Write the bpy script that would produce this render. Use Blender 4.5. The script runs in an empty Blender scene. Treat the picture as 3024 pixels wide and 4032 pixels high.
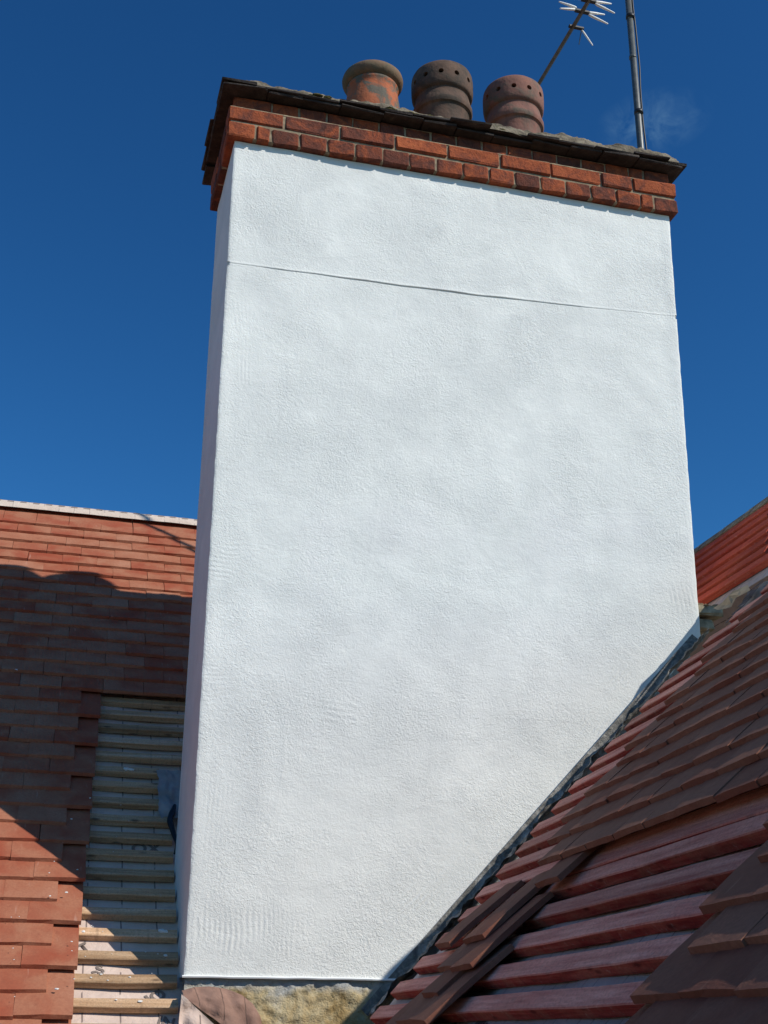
import bpy, bmesh, math, random
import numpy as np
from mathutils import Vector, Matrix, noise

rnd = random.Random(7)
scene = bpy.context.scene
COL = scene.collection
R = math.radians

# ------------------------------------------------------------------ camera
cam_data = bpy.data.cameras.new('camera')
cam = bpy.data.objects.new('camera', cam_data)
COL.objects.link(cam)
cam.location = (-0.4781, -4.1003, -0.1646)
cam.rotation_euler = (1.9609, -0.0049, -0.2627)
cam_data.sensor_fit = 'VERTICAL'
cam_data.sensor_height = 36.0
cam_data.lens = 44.867
cam_data.clip_start = 0.05
cam_data.clip_end = 5000
scene.camera = cam

# ------------------------------------------------------------------ light
SUN_EL = 39.4
SUN_H = Vector((0.722, -0.692)).normalized()
to_sun = Vector((SUN_H.x * math.cos(R(SUN_EL)), SUN_H.y * math.cos(R(SUN_EL)), math.sin(R(SUN_EL))))
world = bpy.data.worlds.new('World')
scene.world = world
world.use_nodes = True
wt = world.node_tree
for n_ in list(wt.nodes):
    wt.nodes.remove(n_)


def nd(nt, typ, ins=None, **props):
    n = nt.nodes.new(typ)
    for k, v in props.items():
        setattr(n, k, v)
    for k, v in (ins or {}).items():
        if isinstance(v, bpy.types.NodeSocket):
            nt.links.new(v, n.inputs[k])
        else:
            n.inputs[k].default_value = v
    return n


sky = nd(wt, 'ShaderNodeTexSky', sky_type='NISHITA', sun_disc=False,
         sun_elevation=R(SUN_EL), sun_rotation=math.atan2(SUN_H.x, SUN_H.y),
         altitude=100.0, air_density=1.0, dust_density=0.3, ozone_density=2.4)
hsv = nd(wt, 'ShaderNodeHueSaturation', {'Saturation': 1.12, 'Value': 0.8, 'Color': nd(wt, 'ShaderNodeGamma', {'Color': sky.outputs[0], 'Gamma': 1.35}).outputs[0]})
tint = nd(wt, 'ShaderNodeMixRGB', {'Fac': 1.0, 'Color1': hsv.outputs[0], 'Color2': (0.56, 1.06, 1.22, 1)}, blend_type='MULTIPLY')
# thin wisps of cloud, densest in one small drift
tc = nd(wt, 'ShaderNodeTexCoord')
cdir = Vector((0.3855, 0.6810, 0.6226)).normalized()
sub = nd(wt, 'ShaderNodeVectorMath', {0: tc.outputs['Generated'], 1: cdir}, operation='SUBTRACT')
mapc = nd(wt, 'ShaderNodeMapping', {'Vector': sub.outputs[0], 'Scale': (30.0, 24.0, 62.0), 'Rotation': (0, 0.25, 0)})
leng = nd(wt, 'ShaderNodeVectorMath', {0: mapc.outputs[0]}, operation='LENGTH')
fall = nd(wt, 'ShaderNodeMapRange', {'Value': leng.outputs['Value'], 'From Min': 0.0, 'From Max': 1.25, 'To Min': 1.0, 'To Max': 0.0})
cn = nd(wt, 'ShaderNodeTexNoise', {'Vector': tc.outputs['Generated'], 'Scale': 34.0, 'Detail': 7.0, 'Roughness': 0.66, 'Distortion': 1.0})
cr = nd(wt, 'ShaderNodeMapRange', {'Value': cn.outputs[0], 'From Min': 0.40, 'From Max': 0.72, 'To Min': 0.0, 'To Max': 0.5})
cm = nd(wt, 'ShaderNodeMath', {0: fall.outputs[0], 1: cr.outputs[0]}, operation='MULTIPLY')
cmix = nd(wt, 'ShaderNodeMixRGB', {'Fac': cm.outputs[0], 'Color1': tint.outputs[0], 'Color2': (2.6, 5.0, 7.4, 1)})
bg = nd(wt, 'ShaderNodeBackground', {'Color': cmix.outputs[0], 'Strength': 0.069})
wo = nd(wt, 'ShaderNodeOutputWorld', {'Surface': bg.outputs[0]})

sd = bpy.data.lights.new('sun', 'SUN')
sd.energy = 4.45
sd.angle = R(0.5)
sd.color = (1.0, 0.96, 0.875)
sun = bpy.data.objects.new('sun', sd)
COL.objects.link(sun)
sun.rotation_euler = to_sun.to_track_quat('Z', 'Y').to_euler()
sun.location = (6, -6, 8)

vs = scene.view_settings
vs.view_transform = 'Standard'
vs.look = 'None'
vs.exposure = 0.0
vs.gamma = 1.0
vs.use_curve_mapping = False

# ------------------------------------------------------------------ helpers


def V(*a):
    return Vector(a)


def tag(o, label=None, cat=None, group=None, kind=None):
    if label:
        o['label'] = label
    if cat:
        o['category'] = cat
    if group:
        o['group'] = group
    if kind:
        o['kind'] = kind
    return o


def empty(name, loc, label, cat, group=None):
    o = bpy.data.objects.new(name, None)
    o.empty_display_size = 0.1
    o.location = loc
    COL.objects.link(o)
    return tag(o, label, cat, group)


def base_loc(p):
    v = Vector((0, 0, 0))
    while p is not None:
        v += p.location
        p = p.parent
    return v


def link(name, me, parent=None, mw=None, loc=None):
    """Link mesh `me`; `mw` is its wanted world matrix; parents are never rotated."""
    o = bpy.data.objects.new(name, me)
    COL.objects.link(o)
    m = mw.copy() if mw is not None else Matrix.Translation(Vector(loc) if loc is not None else Vector((0, 0, 0)))
    if parent is not None:
        o.parent = parent
        m = Matrix.Translation(-base_loc(parent)) @ m
    o.matrix_basis = m
    return o


def mesh(name, verts, faces, mat, smooth=False):
    me = bpy.data.meshes.new(name)
    me.from_pydata([tuple(v) for v in verts], [], faces)
    me.materials.append(mat)
    if smooth:
        me.polygons.foreach_set('use_smooth', [True] * len(me.polygons))
    me.update()
    return me


def np_mesh(name, verts, quads, mat, smooth=True):
    me = bpy.data.meshes.new(name)
    me.vertices.add(len(verts))
    me.vertices.foreach_set('co', np.asarray(verts, np.float32).ravel())
    me.loops.add(quads.size)
    me.loops.foreach_set('vertex_index', np.asarray(quads, np.int32).ravel())
    me.polygons.add(len(quads))
    me.polygons.foreach_set('loop_start', np.arange(0, quads.size, 4, dtype=np.int32))
    me.polygons.foreach_set('loop_total', np.full(len(quads), 4, np.int32))
    me.polygons.foreach_set('use_smooth', np.full(len(quads), smooth, bool))
    me.materials.append(mat)
    me.update(calc_edges=True)
    me.validate()
    return me


def grid_quads(nu, nv, off=0, flip=False):
    i = np.arange(nu - 1)[:, None] * nv + np.arange(nv - 1)[None, :]
    q = np.stack([i, i + nv, i + nv + 1, i + 1], -1).reshape(-1, 4) + off
    return q[:, ::-1] if flip else q


def frame(o, x, y, z):
    return Matrix(((x[0], y[0], z[0], o[0]), (x[1], y[1], z[1], o[1]), (x[2], y[2], z[2], o[2]), (0, 0, 0, 1)))


def bevel_box(name, dims, mat, bev=0.003, jit=0.0, seed=0, smooth=False):
    """box from (0,0,0) to dims, edges bevelled, corners jittered"""
    r = random.Random(seed)
    bm = bmesh.new()
    bmesh.ops.create_cube(bm, size=1.0)
    for v in bm.verts:
        v.co = Vector(((v.co.x + .5) * dims[0], (v.co.y + .5) * dims[1], (v.co.z + .5) * dims[2]))
    if bev:
        bmesh.ops.bevel(bm, geom=list(bm.edges), offset=bev, segments=1, affect='EDGES', profile=0.5)
    if jit:
        for v in bm.verts:
            v.co += Vector((r.uniform(-jit, jit), r.uniform(-jit, jit), r.uniform(-jit, jit)))
    me = bpy.data.meshes.new(name)
    bm.to_mesh(me)
    bm.free()
    me.materials.append(mat)
    if smooth:
        me.polygons.foreach_set('use_smooth', [True] * len(me.polygons))
    return me


def tube(name, pts, rad, mat, seg=12, caps=True, smooth=True):
    pts = [Vector(p) for p in pts]
    rads = rad if isinstance(rad, (list, tuple)) else [rad] * len(pts)
    vs_, fs = [], []
    t0 = (pts[1] - pts[0]).normalized()
    ref = Vector((0, 0, 1)) if abs(t0.z) < 0.9 else Vector((1, 0, 0))
    nx = t0.cross(ref).normalized()
    for i, p in enumerate(pts):
        a = pts[max(i - 1, 0)]
        b = pts[min(i + 1, len(pts) - 1)]
        t = (b - a).normalized()
        nx = (nx - t * nx.dot(t)).normalized()
        ny = t.cross(nx)
        for k in range(seg):
            an = 2 * math.pi * k / seg
            vs_.append(p + (nx * math.cos(an) + ny * math.sin(an)) * rads[i])
    for i in range(len(pts) - 1):
        for k in range(seg):
            k2 = (k + 1) % seg
            fs.append((i * seg + k, i * seg + k2, (i + 1) * seg + k2, (i + 1) * seg + k))
    if caps:
        fs.append(tuple(range(seg))[::-1])
        fs.append(tuple((len(pts) - 1) * seg + k for k in range(seg)))
    return mesh(name, vs_, fs, mat, smooth)


def fbm(x, y, z=0.0, oct=3):
    s, a = 0.0, 1.0
    for _ in range(oct):
        s += a * noise.noise(Vector((x, y, z)))
        x, y, z, a = x * 2.03, y * 2.03, z * 2.03 + 3.1, a * 0.5
    return s


def vnoise(x, y, seed=0):
    """vectorised smooth value noise"""
    rs = np.random.RandomState(seed)
    T = rs.uniform(-1, 1, (256, 256))
    xi, yi = np.floor(x).astype(int), np.floor(y).astype(int)
    fx, fy = x - xi, y - yi
    fx, fy = fx * fx * (3 - 2 * fx), fy * fy * (3 - 2 * fy)
    g = lambda i, j: T[i % 256, j % 256]
    return ((g(xi, yi) * (1 - fx) + g(xi + 1, yi) * fx) * (1 - fy) + (g(xi, yi + 1) * (1 - fx) + g(xi + 1, yi + 1) * fx) * fy)


# ------------------------------------------------------------------ materials


class MB:
    def __init__(self, name, rough=0.85, spec=0.3):
        self.m = bpy.data.materials.new(name)
        self.m.use_nodes = True
        self.nt = self.m.node_tree
        self.b = self.nt.nodes['Principled BSDF']
        self.b.inputs['Roughness'].default_value = rough
        self.b.inputs['Specular IOR Level'].default_value = spec
        self.tc = nd(self.nt, 'ShaderNodeTexCoord')
        self.obj = self.tc.outputs['Object']

    def n(self, typ, ins=None, **p):
        return nd(self.nt, typ, ins, **p)

    def rand(self):
        return self.n('ShaderNodeObjectInfo').outputs['Random']

    def shifted(self, scale=(1, 1, 1)):
        """object coordinates shifted by a random amount for each object"""
        r = self.rand()
        c = self.n('ShaderNodeCombineXYZ', {'X': self.math('MULTIPLY', r, 61.7), 'Y': self.math('MULTIPLY', r, 37.3), 'Z': self.math('MULTIPLY', r, 91.1)})
        a = self.n('ShaderNodeVectorMath', {0: self.obj, 1: scale}, operation='MULTIPLY')
        return self.n('ShaderNodeVectorMath', {0: a.outputs[0], 1: c.outputs[0]}, operation='ADD').outputs[0]

    def math(self, op, a, b=0.0, clamp=False):
        return self.n('ShaderNodeMath', {0: a, 1: b}, operation=op, use_clamp=clamp).outputs[0]

    def noise(self, vec, scale, detail=3.0, rough=0.55, dist=0.0):
        return self.n('ShaderNodeTexNoise', {'Vector': vec, 'Scale': scale, 'Detail': detail, 'Roughness': rough, 'Distortion': dist}).outputs[0]

    def ramp(self, fac, stops):
        r = self.n('ShaderNodeValToRGB', {'Fac': fac})
        cr_ = r.color_ramp
        cr_.elements[0].position, cr_.elements[0].color = stops[0][0], (*stops[0][1], 1)
        cr_.elements[1].position, cr_.elements[1].color = stops[-1][0], (*stops[-1][1], 1)
        for p, c in stops[1:-1]:
            e = cr_.elements.new(p)
            e.color = (*c, 1)
        return r.outputs[0]

    def remap(self, v, a, b, c=0.0, d=1.0):
        return self.n('ShaderNodeMapRange', {'Value': v, 'From Min': a, 'From Max': b, 'To Min': c, 'To Max': d}).outputs[0]

    def mix(self, fac, a, b, mode='MIX'):
        return self.n('ShaderNodeMixRGB', {'Fac': fac, 'Color1': a if isinstance(a, bpy.types.NodeSocket) else (*a, 1), 'Color2': b if isinstance(b, bpy.types.NodeSocket) else (*b, 1)}, blend_type=mode).outputs[0]

    def color(self, c):
        if isinstance(c, bpy.types.NodeSocket):
            self.nt.links.new(c, self.b.inputs['Base Color'])
        else:
            self.b.inputs['Base Color'].default_value = (*c, 1)

    def bump(self, h, strength=0.5, dist=0.002):
        prev = getattr(self, '_bump', None)
        ins = {'Height': h, 'Strength': strength, 'Distance': dist}
        if prev is not None:
            ins['Normal'] = prev
        self._bump = self.n('ShaderNodeBump', ins).outputs[0]
        self.nt.links.new(self._bump, self.b.inputs['Normal'])


def simple(name, c, rough=0.8, spec=0.3, var=0.0, scale=20.0, bump=0.0, metal=0.0):
    m = MB(name, rough, spec)
    if var:
        k = m.noise(m.obj, scale, 4)
        m.color(m.ramp(k, [(0.3, tuple(x * (1 - var) for x in c)), (0.7, tuple(min(1, x * (1 + var)) for x in c))]))
        if bump:
            m.bump(k, bump, 0.004)
    else:
        m.color(c)
    m.b.inputs['Metallic'].default_value = metal
    return m.m


# painted sand-and-cement render
m = MB('white_render', 0.9, 0.2)
mpw = m.n('ShaderNodeMapping', {'Vector': m.obj, 'Scale': (1.0, 1.0, 1.25), 'Rotation': (0, 0.6, 0)})
k1 = m.noise(mpw.outputs[0], 2.6, 5, 0.62, 0.7)
k2 = m.noise(m.obj, 7.0, 6, 0.72)
c = m.ramp(k1, [(0.3, (0.685, 0.685, 0.655)), (0.68, (0.815, 0.81, 0.765))])
c = m.mix(m.remap(k2, 0.38, 0.72, 0.0, 0.42), c, (0.605, 0.61, 0.585))
kp = m.noise(m.obj, 1.7, 2, 0.5)
c = m.mix(m.remap(kp, 0.58, 0.75, 0.0, 0.3), c, (0.80, 0.765, 0.765))
m.color(c)
fine = m.noise(m.obj, 125.0, 3.0, 0.6, 0.9)
rough_mask = m.remap(m.noise(m.obj, 3.1, 3), 0.35, 0.65, 0.35, 1.0)
m.bump(m.math('MULTIPLY', fine, rough_mask), 0.68, 0.006)
m.bump(m.noise(m.obj, 34.0, 3, 0.6), 0.14, 0.008)
mpt = m.n('ShaderNodeMapping', {'Vector': m.obj, 'Scale': (7.0, 7.0, 13.0), 'Rotation': (0, 0.75, 0)})
m.bump(m.noise(mpt.outputs[0], 1.0, 4, 0.62, 1.6), 0.09, 0.02)
M_RENDER = m.m

# old stained base below the render
m = MB('stained_cement', 0.95, 0.15)
k = m.noise(m.obj, 9.0, 5, 0.65, 0.5)
zz = m.n('ShaderNodeSeparateXYZ', {0: m.obj}).outputs['Z']
c = m.ramp(k, [(0.25, (0.13, 0.085, 0.035)), (0.42, (0.37, 0.26, 0.12)), (0.58, (0.50, 0.41, 0.25)), (0.75, (0.36, 0.35, 0.32))])
gm = m.remap(m.math('ADD', zz, m.math('MULTIPLY', m.noise(m.obj, 14.0, 4), 0.09)), 1.018, 1.046, 0.0, 1.0)
c = m.mix(gm, c, (0.40, 0.40, 0.38))
m.color(c)
m.bump(m.noise(m.obj, 40.0, 5, 0.7), 0.9, 0.012)
M_BASE = m.m

# bricks
m = MB('orange_brick', 0.92, 0.15)
sh = m.shifted()
k = m.noise(sh, 15.0, 6, 0.70, 0.9)
r = m.rand()
mixv = m.math('ADD', m.math('MULTIPLY', r, 0.26), m.math('MULTIPLY', k, 1.02))
c = m.ramp(mixv, [(0.42, (0.085, 0.036, 0.028)), (0.59, (0.165, 0.052, 0.033)), (0.73, (0.31, 0.078, 0.034)), (0.94, (0.43, 0.115, 0.045))])
c = m.mix(m.remap(m.noise(sh, 55.0, 3), 0.55, 0.8, 0.0, 0.5), c, (0.10, 0.04, 0.03))
m.color(c)
m.bump(m.noise(sh, 75.0, 5, 0.7), 0.9, 0.008)
m.bump(k, 0.4, 0.01)
M_BRICK = m.m
M_MORTAR = simple('lime_mortar', (0.27, 0.205, 0.135), 0.95, 0.1, 0.35, 40.0, 0.8)
M_JOINT = simple('dirty_joint', (0.30, 0.24, 0.17), 0.95, 0.1, 0.4, 40.0, 0.8)

m = MB('dark_cap_slate', 0.85, 0.25)
sh = m.shifted()
k = m.noise(sh, 22.0, 4, 0.6)
m.color(m.ramp(k, [(0.3, (0.022, 0.017, 0.016)), (0.62, (0.055, 0.042, 0.036)), (0.8, (0.10, 0.085, 0.06))]))
m.bump(m.noise(sh, 60.0, 4), 0.7, 0.006)
M_SLATE = m.m

m = MB('weathered_flaunching', 0.95, 0.1)
k = m.noise(m.obj, 18.0, 5, 0.65)
k2 = m.noise(m.obj, 55.0, 3, 0.6)
c = m.ramp(k, [(0.3, (0.07, 0.055, 0.04)), (0.55, (0.20, 0.165, 0.12)), (0.75, (0.33, 0.29, 0.22))])
c = m.mix(m.remap(k2, 0.58, 0.72, 0, 0.6), c, (0.10, 0.105, 0.045))
m.color(c)
m.bump(k2, 0.9, 0.015)
M_FLAUNCH = m.m


def pot_material(name, stops, patch, lo, hi, streak):
    m = MB(name, 0.88, 0.2)
    k = m.noise(m.obj, 9.0, 5, 0.6, 0.6)
    c = m.ramp(k, stops)
    k2 = m.noise(m.obj, 6.0, 5, 0.7, 1.2)
    c = m.mix(m.remap(k2, lo, hi), c, patch)
    # sooty streaks running down the pot
    mp = m.n('ShaderNodeMapping', {'Vector': m.obj, 'Scale': (30, 30, 3)})
    k3 = m.noise(mp.outputs[0], 1.0, 4, 0.6)
    c = m.mix(m.remap(k3, 0.5, 0.75, 0, streak), c, (0.045, 0.04, 0.034))
    m.color(c)
    m.bump(m.noise(m.obj, 70.0, 4), 0.5, 0.004)
    m.bump(k2, 0.3, 0.01)
    return m.m


M_POT1 = pot_material('orange_terracotta_pot', [(0.3, (0.30, 0.085, 0.04)), (0.6, (0.42, 0.13, 0.06)), (0.8, (0.36, 0.16, 0.10))], (0.13, 0.11, 0.085), 0.47, 0.54, 0.45)
M_POT2 = pot_material('sooty_brown_pot', [(0.3, (0.085, 0.05, 0.037)), (0.55, (0.135, 0.083, 0.06)), (0.8, (0.19, 0.115, 0.08))], (0.07, 0.052, 0.04), 0.45, 0.6, 0.5)
M_POT3 = pot_material('red_brown_pot', [(0.3, (0.15, 0.075, 0.06)), (0.5, (0.22, 0.105, 0.08)), (0.8, (0.30, 0.13, 0.09))], (0.14, 0.105, 0.08), 0.48, 0.62, 0.4)
M_RIM1 = pot_material('lichened_rim', [(0.3, (0.13, 0.085, 0.055)), (0.6, (0.22, 0.13, 0.08)), (0.8, (0.33, 0.14, 0.08))], (0.14, 0.11, 0.07), 0.45, 0.6, 0.3)
M_DARK = simple('hole_black', (0.008, 0.007, 0.006), 0.95, 0.05)

# clay plain tiles: red-orange left; right browner and darkened to deepen its shade


def clay(name, stops, grit, chalk, chalk_amt):
    m = MB(name, 0.85, 0.12)
    sh = m.shifted((1, 1, 1))
    r = m.rand()
    k = m.noise(sh, 7.5, 3, 0.5, 0.4)
    v = m.math('ADD', m.math('MULTIPLY', r, 0.28), m.math('MULTIPLY', k, 0.86))
    c = m.ramp(v, stops)
    c = m.mix(m.remap(m.noise(sh, 120.0, 3), 0.35, 0.75, 0.0, 0.35), c, grit)
    c = m.mix(m.remap(m.noise(sh, 32.0, 5, 0.7), 0.56, 0.74, 0.0, 0.45), c, grit)
    sp = m.n('ShaderNodeMapping', {'Vector': sh, 'Scale': (60, 9, 60), 'Rotation': (0, 0, 0.7)})
    c = m.mix(m.remap(m.noise(sp.outputs[0], 1.0, 2, 0.5), 0.68, 0.80, 0.0, chalk_amt), c, chalk)
    m.color(c)
    m.nt.links.new(m.remap(k, 0.3, 0.7, 0.75, 0.92), m.b.inputs['Roughness'])
    m.bump(m.noise(sh, 160.0, 3), 0.4, 0.002)
    m.bump(m.noise(sh, 18.0, 2), 0.3, 0.006)
    return m.m


M_TILE = clay('red_clay_tile', [(0.30, (0.31, 0.064, 0.032)), (0.46, (0.335, 0.100, 0.054)), (0.60, (0.375, 0.150, 0.085)), (0.85, (0.42, 0.195, 0.12))], (0.22, 0.065, 0.04), (0.50, 0.30, 0.23), 0.4)
M_TILE_R = clay('shaded_brown_clay_tile', [(0.30, (0.165, 0.054, 0.037)), (0.46, (0.20, 0.074, 0.050)), (0.60, (0.225, 0.098, 0.066)), (0.85, (0.27, 0.13, 0.088))], (0.11, 0.045, 0.033), (0.36, 0.22, 0.15), 0.35)


def timber(name, stops, spots, spot_amt, blotch=None, blotch_amt=0.0, top_col=None):
    """object X runs along the grain"""
    m = MB(name, 0.95, 0.06)
    sh = m.shifted()
    mp = m.n('ShaderNodeMapping', {'Vector': sh, 'Scale': (3.0, 60.0, 60.0)})
    g = m.noise(mp.outputs[0], 1.0, 4, 0.6, 0.8)
    b = m.noise(sh, 4.0, 3, 0.5)
    v = m.math('ADD', m.math('MULTIPLY', g, 0.8), m.math('MULTIPLY', b, 0.2))
    c = m.ramp(v, stops)
    if blotch:
        c = m.mix(m.remap(m.noise(sh, 11.0, 4, 0.6), 0.42, 0.66, 0, blotch_amt), c, blotch)
    mk = m.n('ShaderNodeMapping', {'Vector': sh, 'Scale': (9.0, 26.0, 26.0)})
    vo = m.n('ShaderNodeTexVoronoi', {'Vector': mk.outputs[0], 'Scale': 1.0, 'Randomness': 1.0}).outputs['Distance']
    c = m.mix(m.remap(vo, 0.08, 0.20, spot_amt, 0.0), c, spots)
    # saw and strap marks across the piece
    ms = m.n('ShaderNodeMapping', {'Vector': sh, 'Scale': (38.0, 2.0, 2.0)})
    c = m.mix(m.remap(m.noise(ms.outputs[0], 1.0, 1, 0.4), 0.66, 0.76, 0.0, 0.3), c, spots)
    if top_col:  # paler tint on faces looking along local +Z
        nz = m.n('ShaderNodeSeparateXYZ', {0: m.tc.outputs['Normal']}).outputs['Z']
        c = m.mix(m.math('MULTIPLY', m.remap(nz, 0.5, 0.9, 0.0, 0.85), m.remap(m.noise(mp.outputs[0], 0.7, 5, 0.7), 0.3, 0.62, 0.25, 1.0)), c, top_col)
    c = m.mix(m.remap(m.noise(sh, 170.0, 3, 0.7), 0.45, 0.7, 0.0, 0.4), c, spots)
    c = m.mix(m.remap(m.noise(sh, 60.0, 4, 0.7), 0.60, 0.72, 0.0, 0.35), c, (0.62, 0.52, 0.45))
    rr = m.rand()
    c = m.mix(1.0, c, m.ramp(rr, [(0.0, (0.72, 0.72, 0.72)), (1.0, (1.12, 1.08, 1.08))]), 'MULTIPLY')
    m.color(c)
    m.bump(g, 0.6, 0.004)
    m.bump(m.noise(sh, 45.0, 4, 0.6), 0.35, 0.006)
    return m.m


M_BATTEN_L = timber('green_treated_timber', [(0.34, (0.40, 0.245, 0.135)), (0.52, (0.58, 0.385, 0.23)), (0.68, (0.70, 0.515, 0.35))], (0.13, 0.09, 0.06), 0.8)
M_BATTEN_R = timber('red_treated_timber', [(0.36, (0.22, 0.032, 0.030)), (0.52, (0.37, 0.066, 0.054)), (0.66, (0.50, 0.135, 0.105))], (0.09, 0.018, 0.018), 0.75, (0.42, 0.20, 0.13), 0.5, (0.84, 0.44, 0.34))
M_BATTEN_F = timber('sunlit_red_timber', [(0.3, (0.42, 0.065, 0.042)), (0.55, (0.53, 0.115, 0.068)), (0.75, (0.58, 0.18, 0.11))], (0.25, 0.035, 0.03), 0.5)  # red timber pushed towards orange to stand for grazing sun


def membrane(name, c0, c1, ink, spacing, slope=0.0):
    """breather membrane with printed lines across local X and faint creases"""
    m = MB(name, 0.8, 0.25)
    k = m.noise(m.obj, 9.0, 4, 0.6)
    c = m.ramp(k, [(0.3, c0), (0.7, c1)])
    s = m.n('ShaderNodeSeparateXYZ', {0: m.obj})
    x = m.math('ADD', s.outputs['X'], m.math('MULTIPLY', s.outputs['Y'], slope))
    wob = m.math('MULTIPLY', m.noise(m.obj, 3.0, 2), 0.02)
    fr = m.math('FRACT', m.math('DIVIDE', m.math('ADD', x, wob), spacing))
    ln = m.remap(m.math('ABSOLUTE', m.math('SUBTRACT', fr, 0.5)), 0.012, 0.028, 1.0, 0.0)
    gap = m.remap(m.noise(m.obj, 22.0, 1), 0.40, 0.46, 0.0, 0.9)
    c = m.mix(m.math('MULTIPLY', ln, gap), c, ink)
    m.color(c)
    m.bump(m.noise(m.obj, 26.0, 4, 0.6, 0.6), 0.5, 0.012)
    return m.m


M_MEM_L = membrane('pink_membrane', (0.54, 0.41, 0.345), (0.66, 0.53, 0.455), (0.16, 0.12, 0.11), 0.112)
M_MEM_R = membrane('lilac_grey_membrane', (0.37, 0.31, 0.30), (0.48, 0.41, 0.40), (0.07, 0.055, 0.06), 0.062)
M_MEM_RIDGE = membrane('cream_ridge_membrane', (0.54, 0.43, 0.35), (0.64, 0.53, 0.44), (0.30, 0.25, 0.22), 0.08)
M_MEM_GREY = simple('grey_upstand_membrane', (0.34, 0.31, 0.29), 0.8, 0.25, 0.25, 12.0, 0.6)
M_MEM_JUNC = simple('dusty_grey_membrane', (0.21, 0.185, 0.17), 0.85, 0.2, 0.35, 16.0, 0.6)
M_MEM_TAN = simple('tan_membrane', (0.42, 0.31, 0.20), 0.85, 0.2, 0.3, 14.0, 0.6)
m = MB('brown_membrane_back', 0.85, 0.2)
k = m.noise(m.obj, 30.0, 5, 0.7)
m.color(m.ramp(k, [(0.38, (0.11, 0.058, 0.042)), (0.55, (0.23, 0.125, 0.092)), (0.8, (0.33, 0.20, 0.155))]))
m.bump(m.noise(m.obj, 60.0, 4), 0.6, 0.006)
M_MEM_BROWN = membrane('brown_membrane_lined', (0.16, 0.088, 0.066), (0.34, 0.205, 0.155), (0.08, 0.05, 0.04), 0.075, 0.3)
M_INK = simple('printed_ink', (0.06, 0.05, 0.055), 0.8, 0.2)
M_INKL = simple('faded_ink', (0.20, 0.16, 0.14), 0.8, 0.2)

m = MB('weathered_lead', 0.62, 0.4)
k = m.noise(m.obj, 22.0, 5, 0.7, 0.8)
c = m.ramp(k, [(0.34, (0.07, 0.064, 0.055)), (0.5, (0.17, 0.158, 0.138)), (0.62, (0.31, 0.29, 0.26)), (0.76, (0.58, 0.55, 0.49))])
m.color(c)
m.bump(m.noise(m.obj, 45.0, 5, 0.65), 0.8, 0.012)
M_LEAD = m.m
M_CRUMB = simple('white_crumb', (0.72, 0.70, 0.66), 0.9, 0.2)
M_VOID = simple('void_black', (0.02, 0.016, 0.014), 0.95, 0.05)  # near-black backing colour for the roof voids
M_MAST = simple('dark_grey_mast', (0.085, 0.09, 0.085), 0.42, 0.5, 0.3, 30.0, 0.1)
M_CABLE = simple('black_cable', (0.012, 0.012, 0.013), 0.5, 0.4)
M_TAPE = simple('black_tape', (0.018, 0.018, 0.02), 0.45, 0.4)
M_BOOM = simple('brown_grey_boom', (0.13, 0.105, 0.075), 0.6, 0.3, 0.25, 30.0, 0.1)
M_ALU = simple('bright_aluminium', (0.82, 0.80, 0.74), 0.5, 0.5)
M_PLASTIC = simple('black_plastic', (0.02, 0.02, 0.02), 0.5, 0.4)
M_BEAD = simple('white_bead', (0.80, 0.81, 0.80), 0.6, 0.4)
M_STONE = simple('mossy_stone', (0.27, 0.23, 0.16), 0.95, 0.1, 0.5, 30.0, 0.9)
m = MB('garden_ground', 0.95, 0.1)
k = m.noise(m.obj, 0.4, 5)
m.color(m.ramp(k, [(0.35, (0.16, 0.125, 0.09)), (0.65, (0.24, 0.195, 0.145))]))
M_GROUND = m.m

# ------------------------------------------------------------------ setting
g = link('ground', mesh('ground', [(-2500, -2500, 0), (2500, -2500, 0), (2500, 2500, 0), (-2500, 2500, 0)], [(0, 1, 2, 3)], M_GROUND), loc=(0, 0, -6.5))
tag(g, kind='structure')


class Frame:
    """a roof slope: a across, v up the slope, h out of it; a x v = h"""

    def __init__(s, O, a, up):
        s.O, s.a, s.up = Vector(O), Vector(a).normalized(), Vector(up).normalized()
        s.n = s.a.cross(s.up).normalized()

    def p(s, a, v, h=0.0):
        return s.O + s.a * a + s.up * v + s.n * h

    def mat(s, a, v, h=0.0):
        return frame(s.p(a, v, h), s.a, s.up, s.n)


FL = Frame((0, 0, -0.11), (1, 0, 0), (0, math.cos(R(45)), math.sin(R(45))))
FN = Frame((0.685, 0, 0.007), (-0.041, -0.999, 0), (0.6874, -0.0282, 0.7258))
FF = Frame((2.39, 0.0, 1.93), (0, -1, 0), (math.cos(R(52)), 0, math.sin(R(52))))   # v = 0 is its ridge

bpy.context.view_layer.update()
CAMI = cam.matrix_world.inverted()


def in_view(p, mrg=0.02):
    q = CAMI @ Vector(p)
    if q.z > -0.1:
        return False
    x = q.x / -q.z * 2756.85 / 1659
    y = q.y / -q.z * 2756.85 / 2212
    return abs(x) < 0.5 + mrg and abs(y) < 0.5 + mrg


# --- plain tile mesh: x across, y from tail (0) to head, z up
TW, TLEN, TT = 0.1646, 0.265, 0.0135


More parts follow.
